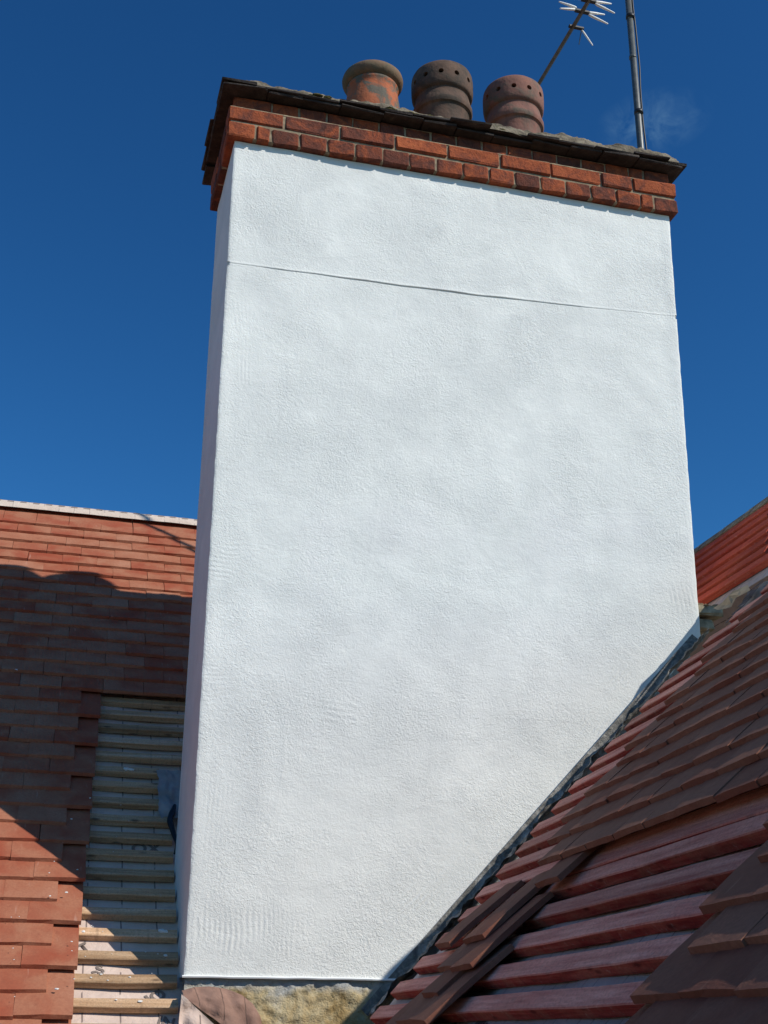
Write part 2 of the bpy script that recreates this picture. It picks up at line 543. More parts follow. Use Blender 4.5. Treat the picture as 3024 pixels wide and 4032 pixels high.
def tile_data(seed, w=TW):
    r = random.Random(seed)
    nx, ny = 4, 3
    vs_, fs = [], []
    cam_x, cam_y = 0.0010, 0.0016
    for s in (1, 0):
        for j in range(ny + 1):
            for i in range(nx + 1):
                x = (i / nx - .5) * w
                y = j / ny * TLEN
                z = cam_x * (1 - (2 * i / nx - 1) ** 2) + cam_y * (1 - (2 * j / ny - 1) ** 2)
                z += TT * s
                if s and j == 0:
                    y += 0.0016
                e = 0.0011
                vs_.append((x + r.uniform(-e, e), y + r.uniform(-e, e), z + r.uniform(-e, e) * .7))
    W = nx + 1
    L = W * (ny + 1)
    for j in range(ny):
        for i in range(nx):
            a = j * W + i
            fs.append((a, a + 1, a + W + 1, a + W))
            fs.append((L + a, L + a + W, L + a + W + 1, L + a + 1))
    for i in range(nx):
        fs.append((L + i, L + i + 1, i + 1, i))
        t = ny * W + i
        fs.append((t, t + 1, L + t + 1, L + t))
    for j in range(ny):
        a = j * W
        fs.append((a, a + W, L + a + W, L + a))
        b_ = j * W + nx
        fs.append((b_, L + b_, L + b_ + W, b_ + W))
    return vs_, fs


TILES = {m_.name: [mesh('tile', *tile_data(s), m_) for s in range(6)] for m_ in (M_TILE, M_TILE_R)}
TILE_D = [tile_data(s) for s in range(6)]
TILT = 0.0365 / TLEN


def tile_matrix(F, a, v, h=0.060, yaw=0.0, extra=0.0, roll=0.0):
    ydir = (F.up - F.n * (TILT + extra)).normalized()
    xdir = F.a
    zdir = xdir.cross(ydir).normalized()
    m_ = frame(F.p(a, v, h), xdir, ydir, zdir)
    return m_ @ Matrix.Rotation(yaw, 4, 'Z') @ Matrix.Rotation(roll, 4, 'Y')


class TileField:
    def __init__(s, F, root, mat):
        s.mat = mat
        s.F, s.root, s.v, s.f, s.count = F, root, [], [], 0

    def add(s, a, v, h=0.060, yaw=None, force=None, roll=None, extra=0.0):
        k = rnd.randrange(6)
        yaw = rnd.gauss(0, 0.0055) if yaw is None else yaw
        roll = rnd.gauss(0, 0.006) if roll is None else roll
        m_ = tile_matrix(s.F, a + rnd.uniform(-.0008, .0008), v + rnd.gauss(0, .0018), h + rnd.uniform(-.0005, .0022), yaw, extra, roll)
        vis = any(in_view(m_ @ Vector(q)) for q in ((-.08, 0, .01), (.08, 0, .01), (-.08, .13, .01), (.08, .13, .01)))
        if vis and s.count < 295:
            link('tile', TILES[s.mat.name][k], s.root, m_)
            s.count += 1
        else:
            o = len(s.v)
            vv, ff = TILE_D[k]
            s.v += [m_ @ Vector(q) for q in vv]
            s.f += [tuple(i + o for i in q) for q in ff]

    def finish(s):
        if s.v:
            me = mesh('tile_field', s.v, s.f, s.mat)
            o = link('tile_field', me, s.root)
            tag(o, kind='stuff')


def batten(F, root, a0, a1, v, mat, width=0.046, thick=0.025, seed=0, h0=0.0015, tilt=0.0):
    """one roofing batten along the slope's across axis; local X is the grain"""
    r = random.Random(seed)
    L = a1 - a0
    ns = max(2, int(L / 0.17))
    vs_, fs = [], []
    ring = [(0.0015, 0), (width, 0), (width, thick - .0015), (width - .0015, thick), (.0025, thick), (0, thick - .0025)]
    K = len(ring)
    for i in range(ns + 1):
        dy, dz = r.uniform(-.0016, .0016), r.uniform(-.0006, .0014)
        for y, z in ring:
            vs_.append((i / ns * L, y + dy + r.uniform(-.0004, .0004) + tilt * i / ns, max(z + dz, 0.0) + r.uniform(0, .0004)))
    for i in range(ns):
        for k in range(K):
            k2 = (k + 1) % K
            fs.append((i * K + k, (i + 1) * K + k, (i + 1) * K + k2, i * K + k2))
    fs.append(tuple(range(K)))
    fs.append(tuple(ns * K + k for k in range(K))[::-1])
    fs = [f[::-1] for f in fs]
    return link('batten', mesh('batten', vs_, fs, mat), root, F.mat(a0, v, h0))


def sheet(name, F, root, a0, a1, v0, v1, mat, na=40, nv=60, fn=None, keep=None):
    vs_ = []
    for i in range(na + 1):
        for j in range(nv + 1):
            a, v = a0 + (a1 - a0) * i / na, v0 + (v1 - v0) * j / nv
            vs_.append((a, v, fn(a, v) if fn else 0.0))
    q = grid_quads(na + 1, nv + 1)
    if keep:
        q = np.array([f for f in q if keep(*(sum(vs_[i][k] for i in f) / 4 for k in (0, 1)))])
    return link(name, np_mesh(name, np.array(vs_), q, mat), root, F.mat(0, 0, 0))


def text_on(F, root, body, a, v, size, mat, h=0.003, rot=0.0, shear=0.0, name='printed_letters', drape=None):
    cu = bpy.data.curves.new('lettering', 'FONT')
    cu.body = body
    cu.size = size
    cu.align_x = 'CENTER'
    cu.shear = shear
    cu.offset = size * 0.035
    to = bpy.data.objects.new('lettering', cu)
    COL.objects.link(to)
    dg = bpy.context.evaluated_depsgraph_get()
    me = bpy.data.meshes.new_from_object(to.evaluated_get(dg))
    bpy.data.objects.remove(to)
    bpy.data.curves.remove(cu)
    me.materials.clear()
    me.materials.append(mat)
    if drape:
        ca, sa = math.cos(rot), math.sin(rot)
        for q in me.vertices:
            q.co.z = drape(a + q.co.x * ca - q.co.y * sa, v + q.co.x * sa + q.co.y * ca) + 0.0025 - h
    return link(name, me, root, F.mat(a, v, h) @ Matrix.Rotation(rot, 4, 'Z'))


# ------------------------------------------------------------------ left roof (faces the camera)
lroof = empty('tiled_roof', FL.p(0, -1.2), 'part-tiled clay roof slope left of the chimney, stepped tile edge beside bare timber battens', 'roof')
rows = [-0.085 + 0.0995 * k for k in range(-9, 19)]
top = rows[-1]
rows += [top + 0.1068 * k for k in range(1, 16)]
fieldL = TileField(FL, lroof, M_TILE)
nrow0 = 9   # index of the row whose tail is at v = -0.085


def joint_x(v):
    return -0.268 + (v - 1.713) * 0.028


for i, v in enumerate(rows):
    odd = (i - 27) % 2 != 0     # row 27 (v about 1.706) is a long row
    w = 0.1655 + 0.0003 * (v > 1.7)
    x_end = joint_x(v) - (0.0825 if odd else 0.0)
    hi = v > 1.69
    x = x_end
    while x > -5.0:
        fieldL.add(x - w / 2, v)
        x -= w
    if hi:
        x = x_end
        while x < 1.75:
            fieldL.add(x + w / 2, v)
            x += w
# last short course under the ridge: shows deeper
v = rows[-1]
fieldL.finish()

for k in range(-10, 36):
    vb = 0.005 + 0.0995 * k if k < 18 else 0.005 + 0.0995 * 18 + 0.1068 * (k - 18)
    if vb > 3.5:
        break
    y = vb * math.cos(R(45))
    if vb < 0.15:
        a1 = -0.012
    elif vb < 0.86:
        a1 = -0.005
    elif vb < 0.95:
        a1 = -0.008
    elif vb < 1.25:
        a1 = -0.045 + rnd.uniform(-.004, .004)
    else:
        a1 = 0.6 if vb < 1.8 else 1.75
    batten(FL, lroof, -2.3, a1, vb, M_BATTEN_L, width=0.035, thick=0.0255, seed=200 + k, tilt=rnd.uniform(-.003, .003))


def sag_left(a, v):
    return -0.004 + 0.006 * fbm(a * 3.1, v * 4.0, 1.7) + 0.004 * math.sin(a * 15 + 2.0 * fbm(a, v * 2, 5))


sheet('underlay', FL, lroof, -5.0, 1.75, -1.2, 3.56, M_MEM_L, 250, 190, sag_left,
      keep=lambda a, v: not (a > 0.02 and 0.12 < v < 0.82) and not (v < 0.15 and a > 0.03))
link('valley_board', mesh('valley_board', [(0.0, -1.2, 0), (1.2, -1.2, 0), (1.2, 0.1, 0), (0.0, 0.1, 0)], [(0, 1, 2, 3)], M_VOID), lroof, FL.mat(0, 0, -0.14))
# ridge strip folded over the top, and the slope behind
vs_, n_ = [], 190
for i in range(n_ + 1):
    a = -5.0 + 6.75 * i / n_
    w1 = 0.004 * fbm(a * 7, 1.0)
    for (v, h) in ((3.495 + w1 * 1.5, 0.074), (3.52 + w1, 0.079 + w1 * .3), (3.565 + w1, 0.078), (3.585, 0.070), (3.593, 0.03), (3.59, -0.08), (3.58, -0.2)):
        vs_.append((a, v, h))
link('ridge_strip', np_mesh('ridge_strip', np.array(vs_), grid_quads(n_ + 1, 7), M_MEM_RIDGE), lroof, FL.mat(0, 0, 0))
for k in range(20):
    a = -0.93 + k * 0.066
    bx = mesh('printed_dash', [(0, 0, 0), (.034, 0, 0), (.034, .007, 0), (0, .007, 0)], [(0, 1, 2, 3)], M_INKL)
    link('printed_dash', bx, lroof, FL.mat(a, 3.552 + 0.004 * fbm(a * 7, 1.0), 0.0825))
ry = FL.p(0, 3.59).y
rz = FL.p(0, 3.59).z
link('rear_slope', mesh('rear_slope', [(-5, ry + .02, rz - .03), (1.75, ry + .02, rz - .03), (1.75, ry + 4, rz - 4), (-5, ry + 4, rz - 4)], [(0, 3, 2, 1)], M_MEM_L), lroof)
for body, a, v, sz, rot in (('OX', -0.095, 0.765, 0.066, 0.0), ('T', -0.283, 0.262, 0.052, 0.6), ('-S', -0.245, 0.168, 0.05, 0.25), ('NO', -0.075, 0.058, 0.058, 0.6), ('IN', -0.05, -0.035, 0.05, -0.3)):
    text_on(FL, lroof, body, a, v, sz, M_INKL, 0.0, rot, drape=sag_left)

# ------------------------------------------------------------------ right roof (falls to the left, in shade)
nroof = empty('battened_roof', FN.p(1.0, -0.9), 'half-tiled roof slope with red battens running up against the chimney', 'roof')
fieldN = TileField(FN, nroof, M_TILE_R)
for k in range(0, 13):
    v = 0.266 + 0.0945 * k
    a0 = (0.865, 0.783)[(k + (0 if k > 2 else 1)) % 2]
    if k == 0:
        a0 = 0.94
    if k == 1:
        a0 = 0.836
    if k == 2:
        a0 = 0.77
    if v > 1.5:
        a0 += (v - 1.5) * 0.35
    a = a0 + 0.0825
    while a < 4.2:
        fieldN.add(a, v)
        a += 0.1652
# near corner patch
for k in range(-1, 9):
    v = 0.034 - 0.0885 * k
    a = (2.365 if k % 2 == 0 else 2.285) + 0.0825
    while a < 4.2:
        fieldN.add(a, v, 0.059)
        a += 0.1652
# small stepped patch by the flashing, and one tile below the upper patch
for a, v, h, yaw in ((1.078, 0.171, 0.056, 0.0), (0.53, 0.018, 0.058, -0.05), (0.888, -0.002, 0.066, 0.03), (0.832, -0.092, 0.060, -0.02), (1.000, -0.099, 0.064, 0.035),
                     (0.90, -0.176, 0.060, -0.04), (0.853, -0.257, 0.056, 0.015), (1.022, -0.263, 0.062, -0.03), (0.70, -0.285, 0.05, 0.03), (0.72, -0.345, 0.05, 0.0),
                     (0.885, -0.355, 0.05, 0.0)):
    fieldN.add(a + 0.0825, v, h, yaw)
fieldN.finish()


def edge_a(v):
    """far limit of the slope (smallest a) at height v"""
    if v < 1.30:
        return 0.215
    if v < 1.60:
        return 0.215 + (v - 1.30) / 0.30 * 0.275
    return 0.49


for k in range(-9, 17):
    vb = 0.185 + 0.095 * k
    a0 = edge_a(vb) + rnd.uniform(-.015, .03)
    if k == 0:
        a0 = 0.26
    w_ = 0.048
    batten(FN, nroof, a0, 4.2, vb, M_BATTEN_R, width=w_, thick=0.027, seed=400 + k, tilt=rnd.uniform(-.004, .004))
    if k == 0:   # doubled batten under the upper patch
        batten(FN, nroof, 1.10, 4.2, vb + 0.052, M_BATTEN_R, width=0.05, thick=0.029, seed=455, tilt=.002)


def sag_right(a, v):
    return -0.004 + 0.005 * fbm(a * 4 + 9, v * 5, 0.3) + 0.003 * math.sin(a * 11)


sheet('underlay', FN, nroof, 0.17, 4.2, -0.95, 1.79, M_MEM_R, 110, 120, sag_right, keep=lambda a, v: a > edge_a(v) - 0.04)
link('void_backing', mesh('void_backing', [(-.35, -1.2, 0), (4.2, -1.2, 0), (4.2, 1.78, 0), (0.3, 1.78, 0)], [(0, 1, 2, 3)], M_VOID), nroof, FN.mat(0, 0, -0.075))  # added near-black sheet, supplies the darkness seen in the gaps
link('rear_slope', mesh('rear_slope', [(0.4, 0, 0), (4.2, 0, 0), (4.2, 0, -3), (0.4, 0, -3)], [(0, 1, 2, 3)], M_MEM_R), nroof,
     frame(FN.p(0, 1.80, 0), FN.a, Vector((FN.a.y, -FN.a.x, 0)), Vector((-0.7, 0, 0.7))))
for body, a, v, sz, rot in (('MANZ', 1.98, -0.085, 0.036, 0.1), ('N10', 1.30, -0.19, 0.055, 2.9), ('0', 1.05, -0.185, 0.05, 2.9), ('17', 2.10, -0.185, 0.06, 0.1)):
    text_on(FN, nroof, body, a, v, sz, M_INK, 0.0, rot, 0.25, drape=sag_right)

# ------------------------------------------------------------------ far upper slope behind, to the right
froof = empty('far_roof', FF.p(0, -1.0), 'bare red-battened upper roof slope with grey ridge, behind the right edge of the chimney', 'roof')


def y_start(z):
    return -0.41 + max(z - 1.30, -0.3) * 1.1


for k in range(0, 12):
    v = -0.108 - 0.091 * k
    z = FF.p(0, v).z
    batten(FF, froof, -3.8, (-y_start(z) if z > 1.365 else -0.30) + rnd.uniform(-.02, .02), v, M_BATTEN_F, width=0.05, thick=0.026, seed=600 + k, tilt=rnd.uniform(-.004, .004))
sheet('underlay', FF, froof, -3.8, 2.0, -1.2, 0.0, M_MEM_R, 40, 40, lambda a, v: -0.002, keep=lambda a, v: -a > (y_start(FF.p(0, v).z) - .05 if FF.p(0, v).z > 1.36 else 0.3))
for k in range(17):     # ridge pieces butted end to end
    a0 = -3.8 + k * 0.225
    me = bevel_box('ridge_board', (0.222, 0.055, 0.03), M_STONE, 0.002, 0.001, k)
    link('ridge_board', me, froof, FF.mat(a0, -0.05, 0.004))
link('hip_board', mesh('hip_board', [FF.p(-0.10, 0.0, 0.02), FF.p(0.62, -0.90, 0.02), FF.p(0.62, -0.90, -0.12), FF.p(-0.10, 0, -0.12)], [(0, 1, 2, 3)], M_STONE), froof)
link('rear_slope', mesh('rear_slope', [(2.395, 0.12, 1.93), (2.395, 3.8, 1.93), (4.8, 3.8, -.5), (4.8, 0.12, -.5)], [(0, 1, 2, 3)], M_MEM_R), froof)

# membrane strip in the junction between the two right-hand slopes
vs_, na, nv = [], 44, 14
for i in range(na + 1):
    v = 1.40 + 0.40 * i / na
    aR = edge_a(v) + 0.035 + 0.012 * fbm(v * 12, 3)
    aL = min(0.37 - max(v - 1.48, 0) * 0.60, aR - 0.03) + 0.012 * fbm(v * 17, 8)
    for j in range(nv + 1):
        t = j / nv
        a = aR + (aL - aR) * t
        h = 0.004 + 0.011 * fbm(v * 15, a * 13, 2.0) + 0.006 * fbm(v * 45, a * 40, 1.0)
        vs_.append(FN.p(a, v, h))
o = link('junction_membrane', np_mesh('junction_membrane', np.array(vs_), grid_quads(na + 1, nv + 1), M_MEM_JUNC))
tag(o, 'crumpled grey membrane strip with dark print lying where the two right-hand slopes meet', 'membrane')
text_on(FN, o, 'MAN', 0.40, 1.655, 0.105, M_INK, 0.024, 1.85, 0.0)
fl_px = [(1.845, -0.096, 1.298), (1.847, -0.157, 1.300), (1.870, -0.198, 1.329), (1.860, -0.320, 1.317), (1.827, -0.380, 1.274), (1.828, -0.289, 1.275), (1.796, -0.300, 1.235), (1.816, -0.172, 1.260)]
cen = sum((Vector(q) for q in fl_px), Vector()) / 8
vs_, fs_ = [cen + Vector((-.01, 0, .012))], []
for r_ in (0.5, 1.0):
    for k, q in enumerate(fl_px):
        vs_.append(cen.lerp(Vector(q), r_) + Vector((0.006 * noise.noise(Vector(q) * 30), 0, 0.010 * noise.noise(Vector(q) * 21 + Vector((r_, 0, 0))))))
for k in range(8):
    k2 = (k + 1) % 8
    fs_.append((0, 1 + k, 1 + k2))
    fs_.append((1 + k, 9 + k, 9 + k2, 1 + k2))
o = link('membrane_flap', mesh('membrane_flap', vs_, fs_, M_MEM_TAN))
tag(o, 'stiff tan membrane flap beside the stone ledge right of the chimney', 'membrane')

# ------------------------------------------------------------------ chimney
H, DEP, WT, WB, OV = 3.089, 0.464, 1.872, 1.812, 0.031
BX1 = 1.93 - OV
chim = empty('chimney', (0, 0, 0), 'wide white rendered chimney stack with an orange brick crown', 'chimney')


def flash_z(x):
    return 0.007 + 1.0553 * (x - 0.685)


def right_x(z):
    return WB + (WT - WB) * z / H


COMBS = [  # x, z, half size x, half size z, stripe direction angle, wavelength, amplitude
    (0.16, 0.13, 0.20, 0.075, 0.0, 0.0165, 1.0), (0.07, 0.40, 0.05, 0.22, 0.0, 0.014, 0.5), (0.70, 0.27, 0.11, 0.06, -0.75, 0.017, 1.0),
    (0.05, 1.33, 0.055, 0.10, 1.57, 0.018, 0.9), (0.15, 1.42, 0.10, 0.04, 1.45, 0.018, 0.6), (0.06, 2.05, 0.05, 0.33, 0.05, 0.014, 0.6),
    (1.34, 0.86, 0.13, 0.05, -0.65, 0.017, 0.8), (1.52, 1.05, 0.10, 0.05, -0.65, 0.017, 0.6), (0.45, 0.83, 0.09, 0.05, 1.5, 0.019, 0.6),
    (1.80, 1.9, 0.05, 0.4, 0.0, 0.015, 0.4), (1.78, 1.36, 0.07, 0.06, 0.1, 0.018, 0.8), (0.05, 0.86, 0.05, 0.10, 1.57, 0.017, 0.6), (0.9, 0.55, 0.09, 0.06, -0.8, 0.018, 0.4)]

NX, NZ = 440, 880
xs = np.linspace(0, 1, NX)
ts = np.linspace(0, 1, NZ)
X0 = xs[:, None] * WB
zmin = np.maximum(0.0, 0.007 + 1.0553 * (X0 - 0.685) + 0.004)
zmin = zmin + (vnoise(X0 * 60, X0 * 0 + 3, 4)) * 0.0025
# ragged corner above the ledge
zlo, zhi = 2.49, 2.62      # finer rows round the day joint
T = ts[None, :]
Z = np.where(T < 0.66, zmin + (zlo - zmin) * T / 0.66, np.where(T < 0.86, zlo + (zhi - zlo) * (T - 0.66) / 0.20, zhi + (H - zhi) * (T - 0.86) / 0.14))
X = xs[:, None] * (WB + (WT - WB) * Z / H)
edge = np.minimum(X, (WB + (WT - WB) * Z / H) - X)
eok = np.clip(edge / 0.05, 0, 1)
wav = eok * (0.0022 * vnoise(X * 1.7 + 5, Z * 1.5, 1) + 0.0016 * vnoise(X * 4.5, Z * 4.2 + 9, 2) + 0.0008 * vnoise(X * 13, Z * 12, 3))
for (cx, cz, hx, hz, an, wl, amp) in COMBS:
    ca, sa = math.cos(an), math.sin(an)
    msk = np.exp(-((X - cx) / hx) ** 4 - ((Z - cz) / hz) ** 4) * (0.55 + 0.45 * vnoise(X * 22, Z * 22, 8))
    u = (X * ca + Z * sa) + 0.008 * vnoise(X * 11 + cx * 40, Z * 8, 6) + 0.003 * vnoise(X * 30, Z * 24, 7)
    brk = np.clip(0.55 + 0.9 * vnoise(X * 17 + cz * 30, Z * 13, 9), 0, 1)
    wav += 0.0014 * amp * np.clip(msk, 0, 1) * brk * np.sin(2 * math.pi * u / wl)
# long faint trowel sweeps
rs_ = np.random.RandomState(5)
for _ in range(60):
    sx_, sz_ = rs_.uniform(0.05, 1.75), rs_.uniform(0.1, 3.0)
    an, ln, cv = rs_.choice([rs_.normal(2.5, 0.35), rs_.normal(0.5, 0.4), rs_.normal(1.5, 0.3)]), rs_.uniform(0.10, 0.42), rs_.uniform(-0.8, 0.8)
    du = (X - sx_) * math.cos(an) + (Z - sz_) * math.sin(an)
    dw = -(X - sx_) * math.sin(an) + (Z - sz_) * math.cos(an) - cv * du ** 2
    fade = np.exp(-(du / ln) ** 4)
    wav += rs_.uniform(0.0001, 0.0004) * fade * (np.exp(-(dw / 0.005) ** 2) - 0.5 * np.exp(-((dw - 0.02) / 0.016) ** 2) * (dw > 0))
# day joint between the two lifts of render
zc = 2.528 + (2.591 - 2.528) * (X / 1.856) - 0.012 * np.sin(math.pi * np.clip(X / 1.856, 0, 1)) + 0.0025 * vnoise(X * 9, X * 0, 11)
lip = 0.0006 + 0.0042 * np.exp(-((X - 0.80) / 0.42) ** 2) + 0.0012 * vnoise(X * 10, X * 0 + 2, 12)
up_ = 1 / (1 + np.exp(-(Z - zc) / 0.0005))
decay = np.exp(-np.clip(Z - zc, 0, None) / 0.09)
wav += lip * up_ * decay
wav -= (0.0004 + 0.0010 * np.exp(-((X - 0.85) / 0.5) ** 2)) * np.exp(-((Z - zc + 0.0015) / 0.0014) ** 2)
wav += 0.0010 * np.exp(-((Z - zc - 0.004) / 0.005) ** 2) * up_
# rounded arrises
edge = np.minimum(X, (WB + (WT - WB) * Z / H) - X)
wav -= 0.0022 * np.exp(-edge / 0.002)
wav += 0.0008 * np.exp(-((edge - 0.02) / 0.02) ** 2)
Xd = X + np.where(xs[:, None] < 0.001, 0.0009 * vnoise(Z * 30, Z * 0 + 4, 15), 0) + np.where(xs[:, None] > 0.999, 0.0012 * vnoise(Z * 30, Z * 0 + 8, 16), 0)
notch = (Z < zc + .006) & (Z > zc - .012) & (edge < 0.006)
wav = np.where(notch, wav - 0.006, wav)
Vf = np.stack([Xd, -wav, Z], -1).reshape(-1, 3)
Q = [grid_quads(NX, NZ)]
VV = [Vf]
off = len(Vf)


def side(x_fn, z0, flip, y0, y1, ny=20, nz=200, seed=0):
    global off
    y = np.linspace(y0, y1, ny)[:, None] + np.zeros((1, nz))
    z = z0 + (H - z0) * np.linspace(0, 1, nz)[None, :] + np.zeros((ny, 1))
    sgn = -1 if not flip else 1
    x = x_fn(z) + sgn * np.clip((y - y0) / .06, 0, 1) * (0.002 * vnoise(y * 4 + 3, z * 3, seed) + 0.001 * vnoise(y * 14, z * 12, seed + 1))
    x = x - sgn * 0.003 * np.exp(-(y - y0) / 0.003)
    VV.append(np.stack([x, y, z], -1).reshape(-1, 3))
    Q.append(grid_quads(ny, nz, off, not flip))
    off += ny * nz


side(lambda z: 0.0 * z, 0.0, False, 0.0035, DEP, 24, 300, 20)
side(lambda z: WB + (WT - WB) * z / H, 1.31, True, 0.0035, DEP, 24, 200, 30)
# rear face
VV.append(np.array([(0, DEP, 0), (WB, DEP, 0), (WT, DEP, H), (0, DEP, H)], float))
Q.append(np.array([[0, 1, 2, 3]]) + off)
link('render_coat', np_mesh('render_coat', np.concatenate(VV), np.concatenate(Q), M_RENDER), chim)
link('base_wall', bevel_box('base_wall', (WB - 0.03, DEP - 0.03, H + 1.0), M_BASE, 0.004), chim, loc=(0.012, 0.014, -1.02))
# rough old mortar below the render
vs_ = []
for i in range(91):
    for j in range(41):
        x, z = 0.004 + 0.72 * i / 90, -0.32 + 0.315 * j / 40
        y = 0.012 - 0.016 * abs(fbm(x * 9, z * 12, 3, 4)) - 0.006 * fbm(x * 40, z * 40, 6) + (0.012 if z > -0.012 else 0)
        vs_.append((x, y, z + 1.02))
link('rough_mortar', np_mesh('rough_mortar', np.array(vs_), grid_quads(91, 41), M_BASE), chim, loc=(0, 0, -1.02))
# white stop bead along the bottom of the render
vs_ = []
for i in range(60):
    x = -0.006 + 0.70 * i / 59
    z = 0.001 + 0.0012 * fbm(x * 9, 3)
    for y, dz in ((0.012, 0.003), (-0.007, 0.003), (-0.009, 0.0), (-0.007, -0.004), (0.012, -0.004)):
        vs_.append((x, y, z + dz))
link('stop_bead', np_mesh('stop_bead', np.array(vs_), grid_quads(60, 5, flip=True), M_BEAD, False), chim)
# broken ledge right of the shaft
BRICKS = [bevel_box('brick', (1, 1, 1), M_BRICK, 0.0, 0.0, s) for s in range(1)]


def brick_mesh(dims, seed):
    """brick with worn arrises, real size"""
    return bevel_box('brick', dims, M_BRICK, 0.005, 0.0026, seed)


BCACHE = {}


def brick(x0, x1, y0, y1, z0, z1, parent=chim, jit=0.0018):
    d = (round(x1 - x0, 3), round(y1 - y0, 3), round(z1 - z0, 3))
    key = (d, rnd.randrange(5))
    if key not in BCACHE:
        BCACHE[key] = brick_mesh(d, len(BCACHE) + 50)
    m_ = Matrix.Translation((x0 + rnd.uniform(-jit, jit), y0 + rnd.uniform(-jit, jit) * 1.3, z0 + rnd.uniform(-jit, jit) * .6)) @ Matrix.Rotation(rnd.gauss(0, .004), 4, 'Y') @ Matrix.Rotation(rnd.gauss(0, .006), 4, 'Z')
    return link('brick', BCACHE[key], parent, m_)


me = bevel_box('ledge_stone', (0.115, 0.22, 0.034), M_STONE, 0.008, 0.006, 3)
link('ledge_stone', me, chim, loc=(1.838, 0.015, 1.313))
link('ledge_brick', bevel_box('ledge_brick', (0.085, 0.20, 0.040), M_STONE, 0.006, 0.004, 5), chim, loc=(1.832, 0.03, 1.257))
for k, (x_, y_, r_) in enumerate(((1.86, 0.022, .016), (1.885, 0.018, .011), (1.93, 0.025, .014), (1.91, 0.03, .010))):
    link('mortar_lump', bevel_box('mortar_lump', (r_ * 2, r_ * 1.5, r_), M_MORTAR, 0.004, 0.003, 60 + k), chim, loc=(x_ - r_, y_, 1.344))

# corbelled brick crown: header course, stretcher course, recessed header course
J = 0.0085
y_back = DEP + OV
# course 1 (headers, queen closers next to the corners)
z0, z1 = H + 0.001, H + 0.066
x = -OV
c1 = [0.1025, 0.052] + [0.1025] * 14 + [0.052, 0.1025]
tot = sum(c1) + J * (len(c1) - 1)
sc1 = (1.93) / tot
for i, w in enumerate(c1):
    d_ = 0.215
    brick(x, x + w * sc1, -OV, -OV + d_, z0, z1)
    x += (w + J) * sc1
for xs0, xs1 in ((-OV, -OV + 0.1025), (BX1 - 0.1025, BX1)):
    y = -OV + 0.215 + J
    for L in (0.1025, 0.185):
        brick(xs0, xs1, y, min(y + L, y_back), z0, z1)
        y += L + J
# course 2 (stretchers)
z0, z1 = H + 0.077, H + 0.142
c2 = [0.215] * 7 + [0.135, 0.195]
tot = sum(c2) + J * (len(c2) - 1)
sc2 = 1.93 / tot
x = -OV
for w in c2:
    brick(x, x + w * sc2, -OV - 0.001, -OV + 0.1025, z0, z1)
    x += (w + J) * sc2
for xs0, xs1 in ((-OV, -OV + 0.1025), (BX1 - 0.1025, BX1)):
    y = -OV + 0.1025 + J
    for L in (0.2, 0.19):
        brick(xs0, xs1, y, min(y + L, y_back), z0, z1)
        y += L + J
# course 3 (recessed)
z0, z1 = H + 0.152, H + 0.215
x = -OV + 0.018
c3 = [0.15] + [0.1025] * 14 + [0.06, 0.11]
tot = sum(c3) + J * (len(c3) - 1)
sc3 = (1.93 - 0.036) / tot
for w in c3:
    brick(x, x + w * sc3, -0.004, 0.09, z0, z1)
    x += (w + J) * sc3
for xs0, xs1 in ((-0.013, 0.09), (BX1 - 0.12, BX1 - 0.018)):
    y = 0.102
    for L in (0.1025, 0.215, 0.05):
        brick(xs0, xs1, y, min(y + L, y_back - .018), z0, z1)
        y += L + J
mc = bevel_box('mortar_core', (1.93 - 0.015, DEP + 2 * OV - 0.015, 0.146), M_MORTAR, 0.002)
link('mortar_core', mc, chim, loc=(-OV + 0.0075, -OV + 0.0075, H + 0.004))
link('mortar_core', bevel_box('mortar_core', (1.93 - 0.056, DEP + 0.008, 0.068), M_JOINT, 0.002), chim, loc=(-OV + 0.028, 0.003, H + 0.150))
# mortar fillet on the ledge of the stretcher course
vs_ = []
for i in range(120):
    x = -OV + 0.004 + 1.92 * i / 119
    e = 0.004 * fbm(x * 21, 0.5)
    for y, z in ((-OV + 0.004 + abs(e), H + 0.1425), (-OV + 0.006, H + 0.146 + e * .4), (-0.020, H + 0.150 + abs(e)), (-0.001, H + 0.156)):
        vs_.append((x, y, z))
link('mortar_fillet', np_mesh('mortar_fillet', np.array(vs_), grid_quads(120, 4, flip=False), M_MORTAR), chim)

